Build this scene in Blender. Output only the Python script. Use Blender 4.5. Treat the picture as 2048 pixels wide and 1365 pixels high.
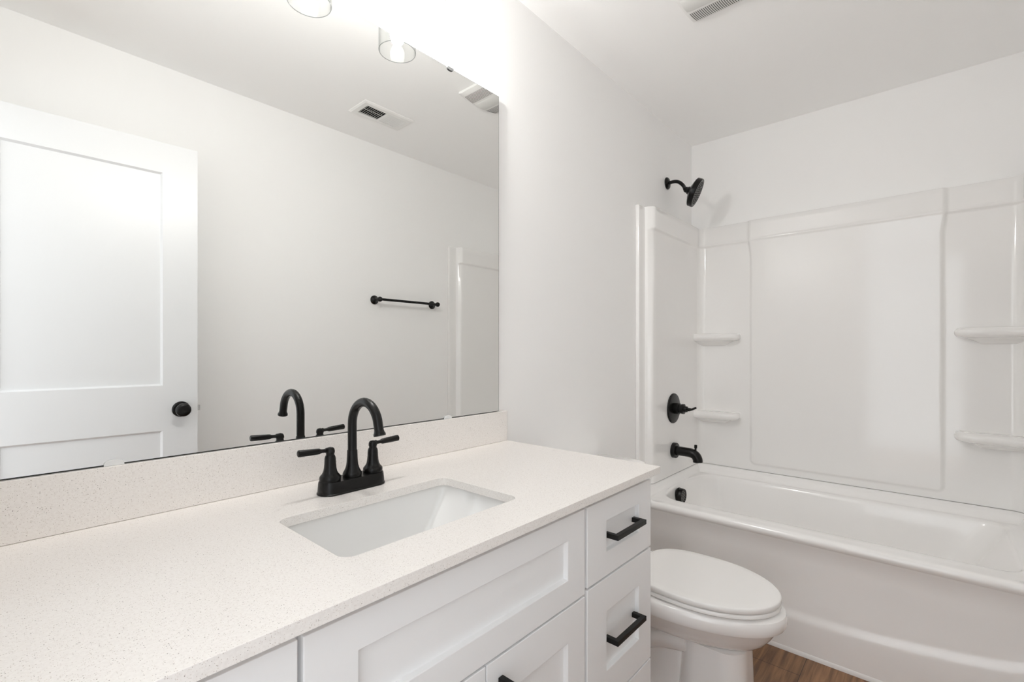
import bpy, bmesh, math, random
from mathutils import Vector, Matrix
S = bpy.context.scene
for o in list(bpy.data.objects):
    bpy.data.objects.remove(o, do_unlink=True)
PI = math.pi

# ------------------------------------------------------------------ camera
CAM_Z = 1.1831
TH = math.radians(41.846)
cd = bpy.data.cameras.new('camera')
cam = bpy.data.objects.new('camera', cd)
S.collection.objects.link(cam)
cam.location = (0, 0, CAM_Z)
cam.rotation_euler = (PI / 2, 0, TH - PI / 2)
cd.sensor_width = 36.0
cd.lens = 36.0 * 945.885 / 2048
cd.shift_x = (1024 - 1018.083) / 2048
cd.shift_y = (702.1435 - 682.5) / 2048
cd.clip_start = 0.02
S.camera = cam

# ------------------------------------------------------------------ world, light, exposure
WORLD_STRENGTH = 2.2          # daylight reaching the room through the open doorway
BULB_STRENGTH = 405.0
w = bpy.data.worlds.new('world')
S.world = w
w.use_nodes = True
bg = w.node_tree.nodes['Background']
bg.inputs[0].default_value = (0.93, 0.965, 1.0, 1)
bg.inputs[1].default_value = WORLD_STRENGTH
S.view_settings.view_transform = 'Standard'
S.view_settings.look = 'None'
S.view_settings.exposure = 0.04
S.view_settings.gamma = 1.0
S.view_settings.use_curve_mapping = False
cy = S.cycles
cy.max_bounces = 16
cy.diffuse_bounces = 12
cy.glossy_bounces = 6
cy.transmission_bounces = 8
cy.transparent_max_bounces = 16
cy.caustics_reflective = False
cy.caustics_refractive = False
cy.use_denoising = True
cy.sample_clamp_indirect = 6.0

# the room's fixed planes
YW = 1.105      # wall with the mirror
YO = -0.345     # wall opposite
XB = 2.919      # wall behind the tub
XL = -0.07      # wall with the doorway
H = 2.44

# ------------------------------------------------------------------ materials
def nmat(name, col, rough=0.5, metal=0.0, coat=0.0, spec=0.5):
    m = bpy.data.materials.new(name)
    m.use_nodes = True
    b = m.node_tree.nodes['Principled BSDF']
    b.inputs['Base Color'].default_value = (*col, 1)
    b.inputs['Roughness'].default_value = rough
    b.inputs['Metallic'].default_value = metal
    b.inputs['Coat Weight'].default_value = coat
    b.inputs['Coat Roughness'].default_value = 0.05
    b.inputs['Specular IOR Level'].default_value = spec
    return m

def nodes(m):
    return m.node_tree.nodes, m.node_tree.links, m.node_tree.nodes['Principled BSDF']

def add_bump(m, scale, strength, dist=0.001, detail=3):
    n, l, b = nodes(m)
    tc = n.new('ShaderNodeTexCoord')
    t = n.new('ShaderNodeTexNoise')
    t.inputs['Scale'].default_value = scale
    t.inputs['Detail'].default_value = detail
    bp = n.new('ShaderNodeBump')
    bp.inputs['Strength'].default_value = strength
    bp.inputs['Distance'].default_value = dist
    l.new(tc.outputs['Object'], t.inputs['Vector'])
    l.new(t.outputs['Fac'], bp.inputs['Height'])
    l.new(bp.outputs['Normal'], b.inputs['Normal'])
    return m

M = {}
M['wall'] = add_bump(nmat('wall_paint', (0.912, 0.909, 0.903), 0.55, spec=0.3), 180, 0.08)
M['ceiling'] = add_bump(nmat('ceiling_paint', (0.945, 0.942, 0.937), 0.8, spec=0.2), 120, 0.1)
M['trim'] = nmat('trim_paint', (0.88, 0.88, 0.875), 0.35)
M['door'] = nmat('door_paint', (0.79, 0.797, 0.805), 0.33)
M['cabinet'] = nmat('cabinet_paint', (0.855, 0.86, 0.865), 0.38)
M['cab_in'] = nmat('cabinet_frame_paint', (0.70, 0.70, 0.70), 0.5)
M['acrylic'] = add_bump(nmat('acrylic_white', (0.865, 0.857, 0.846), 0.10, coat=0.3), 5.0, 0.04, 0.004, 1)
M['tub'] = nmat('tub_enamel', (0.91, 0.902, 0.893), 0.16, coat=0.3)
M['china'] = nmat('vitreous_china', (0.90, 0.888, 0.878), 0.10, coat=0.4)
M['seat'] = nmat('seat_plastic', (0.85, 0.84, 0.825), 0.2)
M['sink'] = nmat('sink_china', (0.82, 0.82, 0.812), 0.12, coat=0.3)
M['black'] = nmat('matte_black_metal', (0.005, 0.0048, 0.0044), 0.27, spec=0.26)
M['black2'] = nmat('black_handle_metal', (0.006, 0.0058, 0.0055), 0.42, spec=0.28)
M['nozzle'] = nmat('grey_nozzle_rubber', (0.16, 0.155, 0.145), 0.6)
M['slot'] = nmat('slot_shade_grey', (0.10, 0.098, 0.095), 0.8)
M['dark'] = nmat('duct_shade_black', (0.01, 0.01, 0.01), 0.9)
M['white_plastic'] = nmat('white_plastic', (0.84, 0.835, 0.82), 0.35)
M['lens'] = nmat('frosted_lens', (0.74, 0.74, 0.72), 0.3)
M['white_metal'] = nmat('white_enamelled_metal', (0.84, 0.835, 0.82), 0.4)
M['steel'] = nmat('steel', (0.55, 0.55, 0.55), 0.25, metal=1.0)
M['clear'] = nmat('clear_clip_plastic', (0.75, 0.76, 0.76), 0.12)
M['clip_top'] = nmat('grey_clip_plastic', (0.10, 0.10, 0.10), 0.2)
M['edge'] = nmat('mirror_edge', (0.045, 0.055, 0.055), 0.3)

m = nmat('mirror_silver', (0.905, 0.912, 0.90), 0.0, metal=1.0)
M['mirror'] = m

# door latch etc share steel; quartz: white ground with small dark and tan chips
m = nmat('quartz', (0.82, 0.79, 0.755), 0.22, spec=0.45)
n, l, b = nodes(m)
tc = n.new('ShaderNodeTexCoord')
base = n.new('ShaderNodeTexNoise'); base.inputs['Scale'].default_value = 260; base.inputs['Detail'].default_value = 2
l.new(tc.outputs['Object'], base.inputs['Vector'])
r0 = n.new('ShaderNodeValToRGB')
r0.color_ramp.elements[0].position = 0.3; r0.color_ramp.elements[0].color = (0.80, 0.768, 0.738, 1)
r0.color_ramp.elements[1].position = 0.62; r0.color_ramp.elements[1].color = (0.85, 0.822, 0.792, 1)
l.new(base.outputs['Fac'], r0.inputs['Fac'])
last = r0.outputs['Color']
def chips(scale, thr, keep, col, last, jitter):
    mp = n.new('ShaderNodeMapping'); mp.inputs['Location'].default_value = jitter
    l.new(tc.outputs['Object'], mp.inputs['Vector'])
    v = n.new('ShaderNodeTexVoronoi'); v.inputs['Scale'].default_value = scale
    l.new(mp.outputs['Vector'], v.inputs['Vector'])
    a = n.new('ShaderNodeMath'); a.operation = 'LESS_THAN'; a.inputs[1].default_value = thr
    l.new(v.outputs['Distance'], a.inputs[0])
    sp = n.new('ShaderNodeSeparateColor'); l.new(v.outputs['Color'], sp.inputs['Color'])
    c = n.new('ShaderNodeMath'); c.operation = 'LESS_THAN'; c.inputs[1].default_value = keep
    l.new(sp.outputs['Red'], c.inputs[0])
    d = n.new('ShaderNodeMath'); d.operation = 'MULTIPLY'
    l.new(a.outputs[0], d.inputs[0]); l.new(c.outputs[0], d.inputs[1])
    mx = n.new('ShaderNodeMix'); mx.data_type = 'RGBA'
    l.new(d.outputs[0], mx.inputs['Factor']); l.new(last, mx.inputs['A'])
    mx.inputs['B'].default_value = (*col, 1)
    return mx.outputs['Result']
last = chips(490, 0.25, 0.19, (0.52, 0.47, 0.43), last, (0.13, 0.4, 0.2))
last = chips(390, 0.22, 0.085, (0.24, 0.215, 0.20), last, (0.7, 0.1, 0.33))
last = chips(640, 0.28, 0.20, (0.62, 0.56, 0.51), last, (0.3, 0.9, 0.61))
l.new(last, b.inputs['Base Color'])
M['quartz'] = m

# wood-look vinyl planks running along x
m = nmat('vinyl_planks', (0.2, 0.12, 0.07), 0.42)
n, l, b = nodes(m)
tc = n.new('ShaderNodeTexCoord')
br = n.new('ShaderNodeTexBrick')
br.offset = 0.37
br.inputs['Scale'].default_value = 1.0
br.inputs['Brick Width'].default_value = 1.22
br.inputs['Row Height'].default_value = 0.18
br.inputs['Mortar Size'].default_value = 0.0012
br.inputs['Color1'].default_value = (0.26, 0.143, 0.073, 1)
br.inputs['Color2'].default_value = (0.215, 0.117, 0.059, 1)
br.inputs['Mortar'].default_value = (0.05, 0.028, 0.016, 1)
l.new(tc.outputs['Object'], br.inputs['Vector'])
mp = n.new('ShaderNodeMapping'); mp.inputs['Scale'].default_value = (3.0, 42.0, 1.0)
l.new(tc.outputs['Object'], mp.inputs['Vector'])
gr = n.new('ShaderNodeTexNoise'); gr.inputs['Scale'].default_value = 1.6; gr.inputs['Detail'].default_value = 8; gr.inputs['Distortion'].default_value = 0.6
l.new(mp.outputs['Vector'], gr.inputs['Vector'])
rp = n.new('ShaderNodeValToRGB')
rp.color_ramp.elements[0].position = 0.32; rp.color_ramp.elements[0].color = (0.55, 0.5, 0.46, 1)
rp.color_ramp.elements[1].position = 0.68; rp.color_ramp.elements[1].color = (1.35, 1.3, 1.25, 1)
l.new(gr.outputs['Fac'], rp.inputs['Fac'])
mx = n.new('ShaderNodeMix'); mx.data_type = 'RGBA'; mx.blend_type = 'MULTIPLY'; mx.inputs['Factor'].default_value = 1
l.new(br.outputs['Color'], mx.inputs['A']); l.new(rp.outputs['Color'], mx.inputs['B'])
l.new(mx.outputs['Result'], b.inputs['Base Color'])
M['floor'] = m

# thin clear glass
m = bpy.data.materials.new('clear_glass'); m.use_nodes = True
n = m.node_tree.nodes; l = m.node_tree.links
n.clear()
out = n.new('ShaderNodeOutputMaterial'); tr = n.new('ShaderNodeBsdfTransparent'); gl = n.new('ShaderNodeBsdfGlossy')
tr.inputs['Color'].default_value = (0.965, 0.975, 0.97, 1)
gl.inputs['Roughness'].default_value = 0.02
fw = n.new('ShaderNodeLayerWeight'); fw.inputs['Blend'].default_value = 0.5
pw = n.new('ShaderNodeMath'); pw.operation = 'POWER'; pw.inputs[1].default_value = 5.0
lw = n.new('ShaderNodeMath'); lw.operation = 'MULTIPLY_ADD'; lw.inputs[1].default_value = 0.92; lw.inputs[2].default_value = 0.035
l.new(fw.outputs['Facing'], pw.inputs[0]); l.new(pw.outputs[0], lw.inputs[0])
mixs = n.new('ShaderNodeMixShader')
l.new(lw.outputs[0], mixs.inputs[0]); l.new(tr.outputs[0], mixs.inputs[1]); l.new(gl.outputs[0], mixs.inputs[2])
l.new(mixs.outputs[0], out.inputs['Surface'])
rp = n.new('ShaderNodeMixRGB'); rp.inputs[1].default_value = (0.97, 0.975, 0.972, 1); rp.inputs[2].default_value = (0.45, 0.47, 0.47, 1)
p6 = n.new('ShaderNodeMath'); p6.operation = 'POWER'; p6.inputs[1].default_value = 7.0
l.new(fw.outputs['Facing'], p6.inputs[0]); l.new(p6.outputs[0], rp.inputs[0]); l.new(rp.outputs[0], tr.inputs['Color'])
M['glass'] = m
m = bpy.data.materials.new('glass_rim'); m.use_nodes = True
n = m.node_tree.nodes; l = m.node_tree.links
n.clear()
out = n.new('ShaderNodeOutputMaterial'); tr = n.new('ShaderNodeBsdfTransparent'); gl = n.new('ShaderNodeBsdfGlossy')
tr.inputs['Color'].default_value = (0.52, 0.54, 0.54, 1); gl.inputs['Roughness'].default_value = 0.1
mixs = n.new('ShaderNodeMixShader'); mixs.inputs[0].default_value = 0.06
l.new(tr.outputs[0], mixs.inputs[1]); l.new(gl.outputs[0], mixs.inputs[2]); l.new(mixs.outputs[0], out.inputs['Surface'])
M['glass_rim'] = m

m = bpy.data.materials.new('lit_bulb'); m.use_nodes = True
n = m.node_tree.nodes; l = m.node_tree.links
n.clear()
out = n.new('ShaderNodeOutputMaterial'); em = n.new('ShaderNodeEmission')
em.inputs['Color'].default_value = (1.0, 0.978, 0.957, 1); em.inputs['Strength'].default_value = BULB_STRENGTH
l.new(em.outputs[0], out.inputs['Surface'])
M['bulb'] = m
for key, share in (('bulb_dim', 0.30), ('bulb_mid', 1.10)):      # like bulbs given uneven strengths to balance the room's light
    M[key] = m.copy(); M[key].name = 'lit_' + key
    [q for q in M[key].node_tree.nodes if q.type == 'EMISSION'][0].inputs['Strength'].default_value = BULB_STRENGTH * share

# ------------------------------------------------------------------ mesh helpers
def finish(name, bm, mat, parent=None, smooth=35, bevel=0.0, seg=2, recalc=True):
    if recalc:
        bmesh.ops.recalc_face_normals(bm, faces=bm.faces[:])
    me = bpy.data.meshes.new(name)
    bm.to_mesh(me); bm.free()
    mats = mat if isinstance(mat, (list, tuple)) else [mat]
    for mm in mats:
        me.materials.append(mm)
    if smooth:
        for p in me.polygons:
            p.use_smooth = True
        me.set_sharp_from_angle(angle=math.radians(smooth))
    o = bpy.data.objects.new(name, me)
    S.collection.objects.link(o)
    if parent is not None:
        o.parent = parent
        # parts are modelled in world coordinates: take the parent's place out
        o.matrix_parent_inverse = parent_world(parent).inverted()
    if bevel:
        md = o.modifiers.new('bevel', 'BEVEL')
        md.width = bevel; md.segments = seg; md.limit_method = 'ANGLE'; md.angle_limit = math.radians(40)
        md.harden_normals = True
    return o

def parent_world(o):
    mtx = Matrix.LocRotScale(o.location, o.rotation_euler, o.scale)
    if o.parent:
        return parent_world(o.parent) @ o.matrix_parent_inverse @ mtx
    return mtx

def tag(o, label, cat, group=None, kind=None):
    o['label'] = label; o['category'] = cat
    if group: o['group'] = group
    if kind: o['kind'] = kind
    return o

def empty(name, loc, label=None, cat=None, group=None):
    o = bpy.data.objects.new(name, None)
    o.empty_display_size = 0.05
    S.collection.objects.link(o)
    o.location = loc
    if label: tag(o, label, cat, group)
    return o

def struct(o):
    o['kind'] = 'structure'
    return o

def box(bm, x0, x1, y0, y1, z0, z1, mi=0):
    vs = [bm.verts.new((x, y, z)) for x in (x0, x1) for y in (y0, y1) for z in (z0, z1)]
    for f in ((0, 1, 3, 2), (4, 6, 7, 5), (0, 4, 5, 1), (2, 3, 7, 6), (0, 2, 6, 4), (1, 5, 7, 3)):
        bm.faces.new([vs[i] for i in f]).material_index = mi
    return vs

def loft(bm, rings, cap0=True, cap1=True, closed=True, mi=0):
    vr = [[bm.verts.new(p) for p in r] for r in rings]
    N = len(rings[0])
    for a, c in zip(vr, vr[1:]):
        for i in range(N if closed else N - 1):
            j = (i + 1) % N
            bm.faces.new((a[i], a[j], c[j], c[i])).material_index = mi
    if cap0: bm.faces.new(list(reversed(vr[0]))).material_index = mi
    if cap1: bm.faces.new(vr[-1]).material_index = mi
    return vr

def frame_of(axis):
    a = Vector(axis).normalized()
    u = Vector((0, 0, 1)).cross(a)
    if u.length < 1e-4: u = Vector((1, 0, 0))
    u.normalize()
    return a, u, a.cross(u)

def lathe(bm, origin, axis, prof, n=40, cap0=True, cap1=True, mi=0):
    """prof: list of (distance along axis, radius)"""
    a, u, v = frame_of(axis)
    o = Vector(origin)
    rings = []
    for d, r in prof:
        rings.append([o + a * d + (u * math.cos(2 * PI * i / n) + v * math.sin(2 * PI * i / n)) * max(r, 1e-5) for i in range(n)])
    return loft(bm, rings, cap0, cap1, mi=mi)

def smooth_path(pts, sub=8):
    P = [Vector(p) for p in pts]
    out = []
    for i in range(len(P) - 1):
        p0 = P[max(i - 1, 0)]; p1 = P[i]; p2 = P[i + 1]; p3 = P[min(i + 2, len(P) - 1)]
        for k in range(sub):
            t = k / sub
            out.append(0.5 * ((2 * p1) + (p2 - p0) * t + (2 * p0 - 5 * p1 + 4 * p2 - p3) * t * t + (3 * p1 - p0 - 3 * p2 + p3) * t ** 3))
    out.append(P[-1])
    return out

def tube(bm, pts, rad, n=20, caps=True, mi=0):
    P = [Vector(p) for p in pts]
    R = rad if isinstance(rad, (list, tuple)) else [rad] * len(P)
    tprev = (P[1] - P[0]).normalized()
    a, u, v = frame_of(tprev)
    rings = []
    for i, p in enumerate(P):
        t = (P[min(i + 1, len(P) - 1)] - P[max(i - 1, 0)]).normalized()
        q = tprev.rotation_difference(t)
        u = q @ u; v = q @ v; tprev = t
        rings.append([p + (u * math.cos(2 * PI * k / n) + v * math.sin(2 * PI * k / n)) * R[i] for k in range(n)])
    return loft(bm, rings, caps, caps, mi=mi)

def rrect(x0, x1, y0, y1, r, seg=6, side=6):
    """rounded rectangle, counter-clockwise, fixed number of points"""
    pts = []
    cs = [((x1 - r), (y1 - r), 0), ((x0 + r), (y1 - r), 90), ((x0 + r), (y0 + r), 180), ((x1 - r), (y0 + r), 270)]
    for k, (cx, cy_, a0) in enumerate(cs):
        for i in range(seg + 1):
            a = math.radians(a0 + 90 * i / seg)
            pts.append((cx + r * math.cos(a), cy_ + r * math.sin(a)))
        nx, ny, na = cs[(k + 1) % 4]
        e = (nx + r * math.cos(math.radians(na)), ny + r * math.sin(math.radians(na)))
        s_ = pts[-1]
        for i in range(1, side):
            t = i / side
            pts.append((s_[0] + (e[0] - s_[0]) * t, s_[1] + (e[1] - s_[1]) * t))
    return pts

def slab_with_hole(bm, outer, inner, z0, z1):
    def loop(pts, z):
        vs = [bm.verts.new((p[0], p[1], z)) for p in pts]
        es = [bm.edges.new((vs[i], vs[(i + 1) % len(vs)])) for i in range(len(vs))]
        return vs, es
    o1, e1 = loop(outer, z1); i1, f1 = loop(inner, z1)
    bmesh.ops.triangle_fill(bm, use_beauty=True, edges=e1 + f1)
    o0, e0 = loop(outer, z0); i0, f0 = loop(inner, z0)
    bmesh.ops.triangle_fill(bm, use_beauty=True, edges=e0 + f0)
    for a, b_ in ((o0, o1), (i0, i1)):
        for i in range(len(a)):
            j = (i + 1) % len(a)
            bm.faces.new((a[i], a[j], b_[j], b_[i]))

def ss(a, b_, x):
    if a == b_: return 1.0 if x >= b_ else 0.0
    t = min(1.0, max(0.0, (x - a) / (b_ - a)))
    return t * t * (3 - 2 * t)

def frange(a, b_, nn):
    return [a + (b_ - a) * i / nn for i in range(nn + 1)]

def bx(name, x0, x1, y0, y1, z0, z1, mat, parent=None, bevel=0.0, seg=2):
    bm = bmesh.new(); box(bm, x0, x1, y0, y1, z0, z1)
    return finish(name, bm, mat, parent, smooth=0 if not bevel else 35, bevel=bevel, seg=seg)

# ------------------------------------------------------------------ room shell
T = 0.12
struct(bx('floor', -1.6, XB + T, YO - 0.8, YW + 0.6, -0.08, 0.0, M['floor']))
struct(bx('ceiling', XL - T, XB + T, YO - T, YW + T, H, H + 0.1, M['ceiling']))
struct(bx('wall_mirror', XL - T, XB + T, YW, YW + T, 0.0, H, M['wall']))
struct(bx('wall_tub', XB, XB + T, YO, YW, 0.0, H, M['wall']))
struct(bx('wall_opposite', XL - T, XB + T, YO - T, YO, 0.0, H, M['wall']))
DY0, DY1, DZ = -0.222, 0.50, 2.06       # the doorway in the entry wall
bm = bmesh.new()
box(bm, XL - T, XL, YO, DY0, 0.0, H)
box(bm, XL - T, XL, DY1, YW, 0.0, H)
box(bm, XL - T, XL, DY0, DY1, DZ, H)
struct(finish('wall_entry', bm, M['wall'], smooth=0))
bm = bmesh.new()
box(bm, XL - T, XL, DY1 - 0.015, DY1, 0.0, DZ)
box(bm, XL - T, XL, DY0, DY0 + 0.008, 0.0, DZ)
box(bm, XL - T, XL, DY0 + 0.008, DY1 - 0.015, DZ - 0.008, DZ)
struct(finish('trim_1', bm, M['trim'], smooth=0))
# baseboards
struct(bx('baseboard_opposite', XL, 2.10, YO, YO + 0.014, 0.0, 0.11, M['trim'], bevel=0.003))
struct(bx('baseboard_mirror', 1.21, 2.10, YW - 0.014, YW, 0.0, 0.11, M['trim'], bevel=0.003))
# white shoe moulding along the foot of the tub
bm = bmesh.new()
prof = [(2.132, 0.0), (2.117, 0.0), (2.1165, 0.010), (2.119, 0.017), (2.125, 0.021), (2.132, 0.022)]
loft(bm, [[(x, y, z) for x, z in prof] for y in (YO, YW)])
struct(finish('trim_2', bm, M['trim']))

# ------------------------------------------------------------------ vanity cabinet
XC0, XC1 = -0.064, 1.1956
YF, PT = 0.5616, 0.018              # front plane of the doors, their thickness
vanity = empty('vanity_cabinet', (0.566, 0.80, 0.0),
               'white shaker vanity cabinet with black bar pulls under the speckled countertop', 'cabinet')
bm = bmesh.new()
yb0 = YF + PT + 0.0006
box(bm, XC0, XC1, yb0, yb0 + 0.018, 0.10, 0.8588)                       # face frame
box(bm, XC0, XC0 + 0.016, yb0 + 0.018, YW - 0.001, 0.10, 0.8588)        # ends
box(bm, XC1 - 0.016, XC1, yb0 + 0.018, YW - 0.001, 0.10, 0.8588)
box(bm, XC0 + 0.016, XC1 - 0.016, YW - 0.011, YW - 0.001, 0.10, 0.8588) # back
box(bm, XC0 + 0.016, XC1 - 0.016, yb0 + 0.018, YW - 0.011, 0.10, 0.116) # bottom
box(bm, XC0, XC1, YF + 0.085, YW - 0.001, 0.0, 0.0995)
finish('cabinet_body', bm, M['cabinet'], vanity, smooth=0)

def shaker(name, x0, x1, z0, z1, ox0, ox1, oz0, oz1, parent=vanity):
    bm = bmesh.new()
    y0, y1, yp = YF, YF + PT, YF + 0.0105
    sl = 0.0018
    O = [(x0, z0), (x1, z0), (x1, z1), (x0, z1)]
    I = [(ox0, oz0), (ox1, oz0), (ox1, oz1), (ox0, oz1)]
    J = [(ox0 + sl, oz0 + sl), (ox1 - sl, oz0 + sl), (ox1 - sl, oz1 - sl), (ox0 + sl, oz1 - sl)]
    rings = [[(x, y1, z) for x, z in O], [(x, y0, z) for x, z in O], [(x, y0, z) for x, z in I], [(x, yp, z) for x, z in J]]
    loft(bm, rings, cap0=True, cap1=True)
    return finish(name, bm, M['cabinet'], parent, smooth=30, bevel=0.0014, seg=2)

def bar_pull(cx, cz, wdt, base_y, proj_, vertical, parent):
    hb = 0.0058
    bm = bmesh.new()
    yb = base_y - 0.0003
    yf = yb - proj_
    hw = wdt / 2
    if vertical:
        P = [(cz - hw, yb), (cz - hw, yf), (cz + hw, yf), (cz + hw, yb), (cz + hw - 2 * hb, yb), (cz + hw - 2 * hb, yf + 2 * hb), (cz - hw + 2 * hb, yf + 2 * hb), (cz - hw + 2 * hb, yb)]
        rings = [[(x, y, z) for z, y in P] for x in (cx - hb, cx + hb)]
    else:
        P = [(cx - hw, yb), (cx - hw, yf), (cx + hw, yf), (cx + hw, yb), (cx + hw - 2 * hb, yb), (cx + hw - 2 * hb, yf + 2 * hb), (cx - hw + 2 * hb, yf + 2 * hb), (cx - hw + 2 * hb, yb)]
        rings = [[(x, y, z) for x, y in P] for z in (cz - hb, cz + hb)]
    loft(bm, rings)
    o = finish('handle', bm, M['black2'], parent, smooth=30, bevel=0.0008, seg=2)
    o['label'] = 'square black bar pull'
    return o

YP = YF + 0.0105
def stack(x0, x1, ox0, ox1):
    for z0, z1, oz0, oz1 in ((0.6625, 0.8398, 0.718, 0.790), (0.3650, 0.6575, 0.442, 0.580), (0.112, 0.3600, 0.185, 0.292)):
        d_ = shaker('drawer', x0, x1, z0, z1, ox0, ox1, oz0, oz1)
        bar_pull((ox0 + ox1) / 2, (oz0 + oz1) / 2 - 0.002, 0.145, YP, 0.035, False, d_)
stack(0.884, XC1, 0.966, 1.127)
stack(XC0, 0.2513, 0.009, 0.168)
ff = shaker('false_drawer_front', 0.258, 0.874, 0.6540, 0.8398, 0.3315, 0.810, 0.7076, 0.789)
dl = shaker('door', 0.258, 0.5680, 0.112, 0.6495, 0.326, 0.502, 0.185, 0.5763)
dr = shaker('door', 0.5710, 0.874, 0.112, 0.6495, 0.636, 0.810, 0.185, 0.5763)
bar_pull(0.534, 0.543, 0.145, YF, 0.032, True, dl)
bar_pull(0.6045, 0.543, 0.145, YF, 0.032, True, dr)

# ------------------------------------------------------------------ countertop, backsplash, basin
ZC = 0.8766
ZB = ZC - 0.0176
bm = bmesh.new()
hole = rrect(0.355, 0.7495, 0.6427, 0.8838, 0.022, 8, 4)
slab_with_hole(bm, rrect(XL + 0.002, 1.203, 0.5366, YW - 0.001, 0.004, 3, 6), hole, ZB, ZC)
top = finish('countertop', bm, M['quartz'], smooth=30, bevel=0.0014, seg=2)
tag(top, 'off-white speckled quartz countertop with a rectangular sink cut-out on the vanity', 'countertop')
bs = bx('backsplash', XL + 0.002, 1.203, 1.085, YW - 0.001, ZC + 0.0004, 0.9778, M['quartz'], bevel=0.0012)
tag(bs, 'long speckled quartz backsplash strip below the wall mirror', 'backsplash')

sink = empty('sink', (0.552, 0.763, 0.70), 'white rectangular undermount sink basin set in the countertop', 'sink')
bm = bmesh.new()
cx0, cy0 = 0.5523, 0.7632
def rr_at(hx, hy, r, z, oy=0.0):
    return [(x, y, z) for x, y in rrect(cx0 - hx, cx0 + hx, cy0 + oy - hy, cy0 + oy + hy, r, 8, 4)]
rings = [rr_at(0.226, 0.150, 0.03, ZB - 0.004), rr_at(0.226, 0.150, 0.03, ZB - 0.0012), rr_at(0.2085, 0.1315, 0.02, ZB - 0.0012),
         rr_at(0.2075, 0.1305, 0.02, ZB - 0.003), rr_at(0.2040, 0.1285, 0.018, ZB - 0.010), rr_at(0.193, 0.1255, 0.015, ZB - 0.03), rr_at(0.164, 0.1215, 0.013, ZB - 0.070),
         rr_at(0.142, 0.118, 0.013, ZB - 0.100), rr_at(0.132, 0.113, 0.016, ZB - 0.118), rr_at(0.122, 0.104, 0.022, ZB - 0.127), rr_at(0.10, 0.085, 0.03, ZB - 0.132),
         rr_at(0.05, 0.04, 0.03, ZB - 0.135), rr_at(0.024, 0.024, 0.0235, ZB - 0.137)]
loft(bm, rings, cap0=False, cap1=True)
finish('basin', bm, M['sink'], sink, smooth=32)
bm = bmesh.new()
lathe(bm, (cx0, cy0, ZB - 0.1368), (0, 0, 1), [(0, 0.022), (0.002, 0.022), (0.003, 0.019), (0.0015, 0.016), (0.006, 0.014), (0.008, 0.006)], 32)
o = finish('drain', bm, M['black'], sink); o['label'] = 'black pop-up drain'

# ------------------------------------------------------------------ faucet
FX, FY = 0.5530, 0.9650
KF = 1.075      # stretch of the faucet bodies
faucet = empty('faucet', (FX, FY, ZC), 'matte black two-handle gooseneck faucet behind the sink', 'faucet')
bm = bmesh.new()
def stad(hl, hw_, z):
    return [(x, y, z) for x, y in rrect(FX - hl, FX + hl, FY - hw_, FY + hw_, hw_ * 0.96, 10, 5)]
loft(bm, [stad(0.0785, 0.0285, ZC + 0.0003), stad(0.0785, 0.0285, ZC + 0.003), stad(0.0774, 0.0272, ZC + 0.0038), stad(0.0755, 0.0248, ZC + 0.025), stad(0.0744, 0.0235, ZC + 0.0275)])
finish('base_plate', bm, M['black'], faucet)
ZP = ZC + 0.0268
FLARE = [(0, 0.0200), (0.0065, 0.0206), (0.0088, 0.0198), (0.0105, 0.0188), (0.0140, 0.0166), (0.0185, 0.0146), (0.024, 0.0130), (0.031, 0.0121), (0.040, 0.0115), (0.0535, 0.0111)]
FLARE = [(d * KF, r) for d, r in FLARE]
bm = bmesh.new()
lathe(bm, (FX, FY, ZP), (0, 0, 1), FLARE + [(0.0547 * KF, 0.0104)], 40)
pts = [(FX, FY, ZP + 0.05), (FX, FY, ZP + 0.10)]
R_, yc, zc_ = 0.0520, FY - 0.0520, 1.0200
for i in range(0, 19):
    a = math.radians(i * 170 / 18)
    pts.append((FX, yc + R_ * math.cos(a), zc_ + R_ * math.sin(a)))
e = Vector(pts[-1]); dirv = (e - Vector(pts[-2])).normalized()
pts += [tuple(e + dirv * 0.006), tuple(e + dirv * 0.017)]
tube(bm, pts, 0.0098, 28)
lathe(bm, e + dirv * 0.012, dirv, [(0, 0.0099), (0.004, 0.0108), (0.007, 0.0125), (0.011, 0.0127), (0.012, 0.0115)], 32)
finish('spout', bm, M['black'], faucet, smooth=40)
for s in (-1, 1):
    hx = FX + s * 0.0520
    bm = bmesh.new()
    lathe(bm, (hx, FY, ZP), (0, 0, 1), [(d * KF, r) for d, r in [(0, 0.0215), (0.0075, 0.0221), (0.0100, 0.0212), (0.0118, 0.0196), (0.0150, 0.0166), (0.0195, 0.0143), (0.0255, 0.0129), (0.034, 0.0120), (0.0455, 0.0115), (0.0478, 0.0110), (0.0505, 0.0098), (0.052, 0.0086), (0.056, 0.0086), (0.0565, 0.0096), (0.0600, 0.0096), (0.0635, 0.0088), (0.0665, 0.0064), (0.0678, 0.001)]], 40)
    hd = finish('handle', bm, M['black'], faucet)
    bm = bmesh.new()
    zl = ZP + 0.0615 * KF
    lathe(bm, (hx + s * 0.006, FY, zl), (s, 0, 0.045), [(0, 0.0042), (0.012, 0.0040), (0.016, 0.0048), (0.018, 0.0060), (0.022, 0.0064), (0.0600, 0.0073), (0.0625, 0.0070), (0.0635, 0.0055)], 28)
    lathe(bm, (hx, FY, zl), (s, 0, 0.045), [(0, 0.006), (0.009, 0.0058)], 20)
    finish('lever', bm, M['black'], hd)

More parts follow.
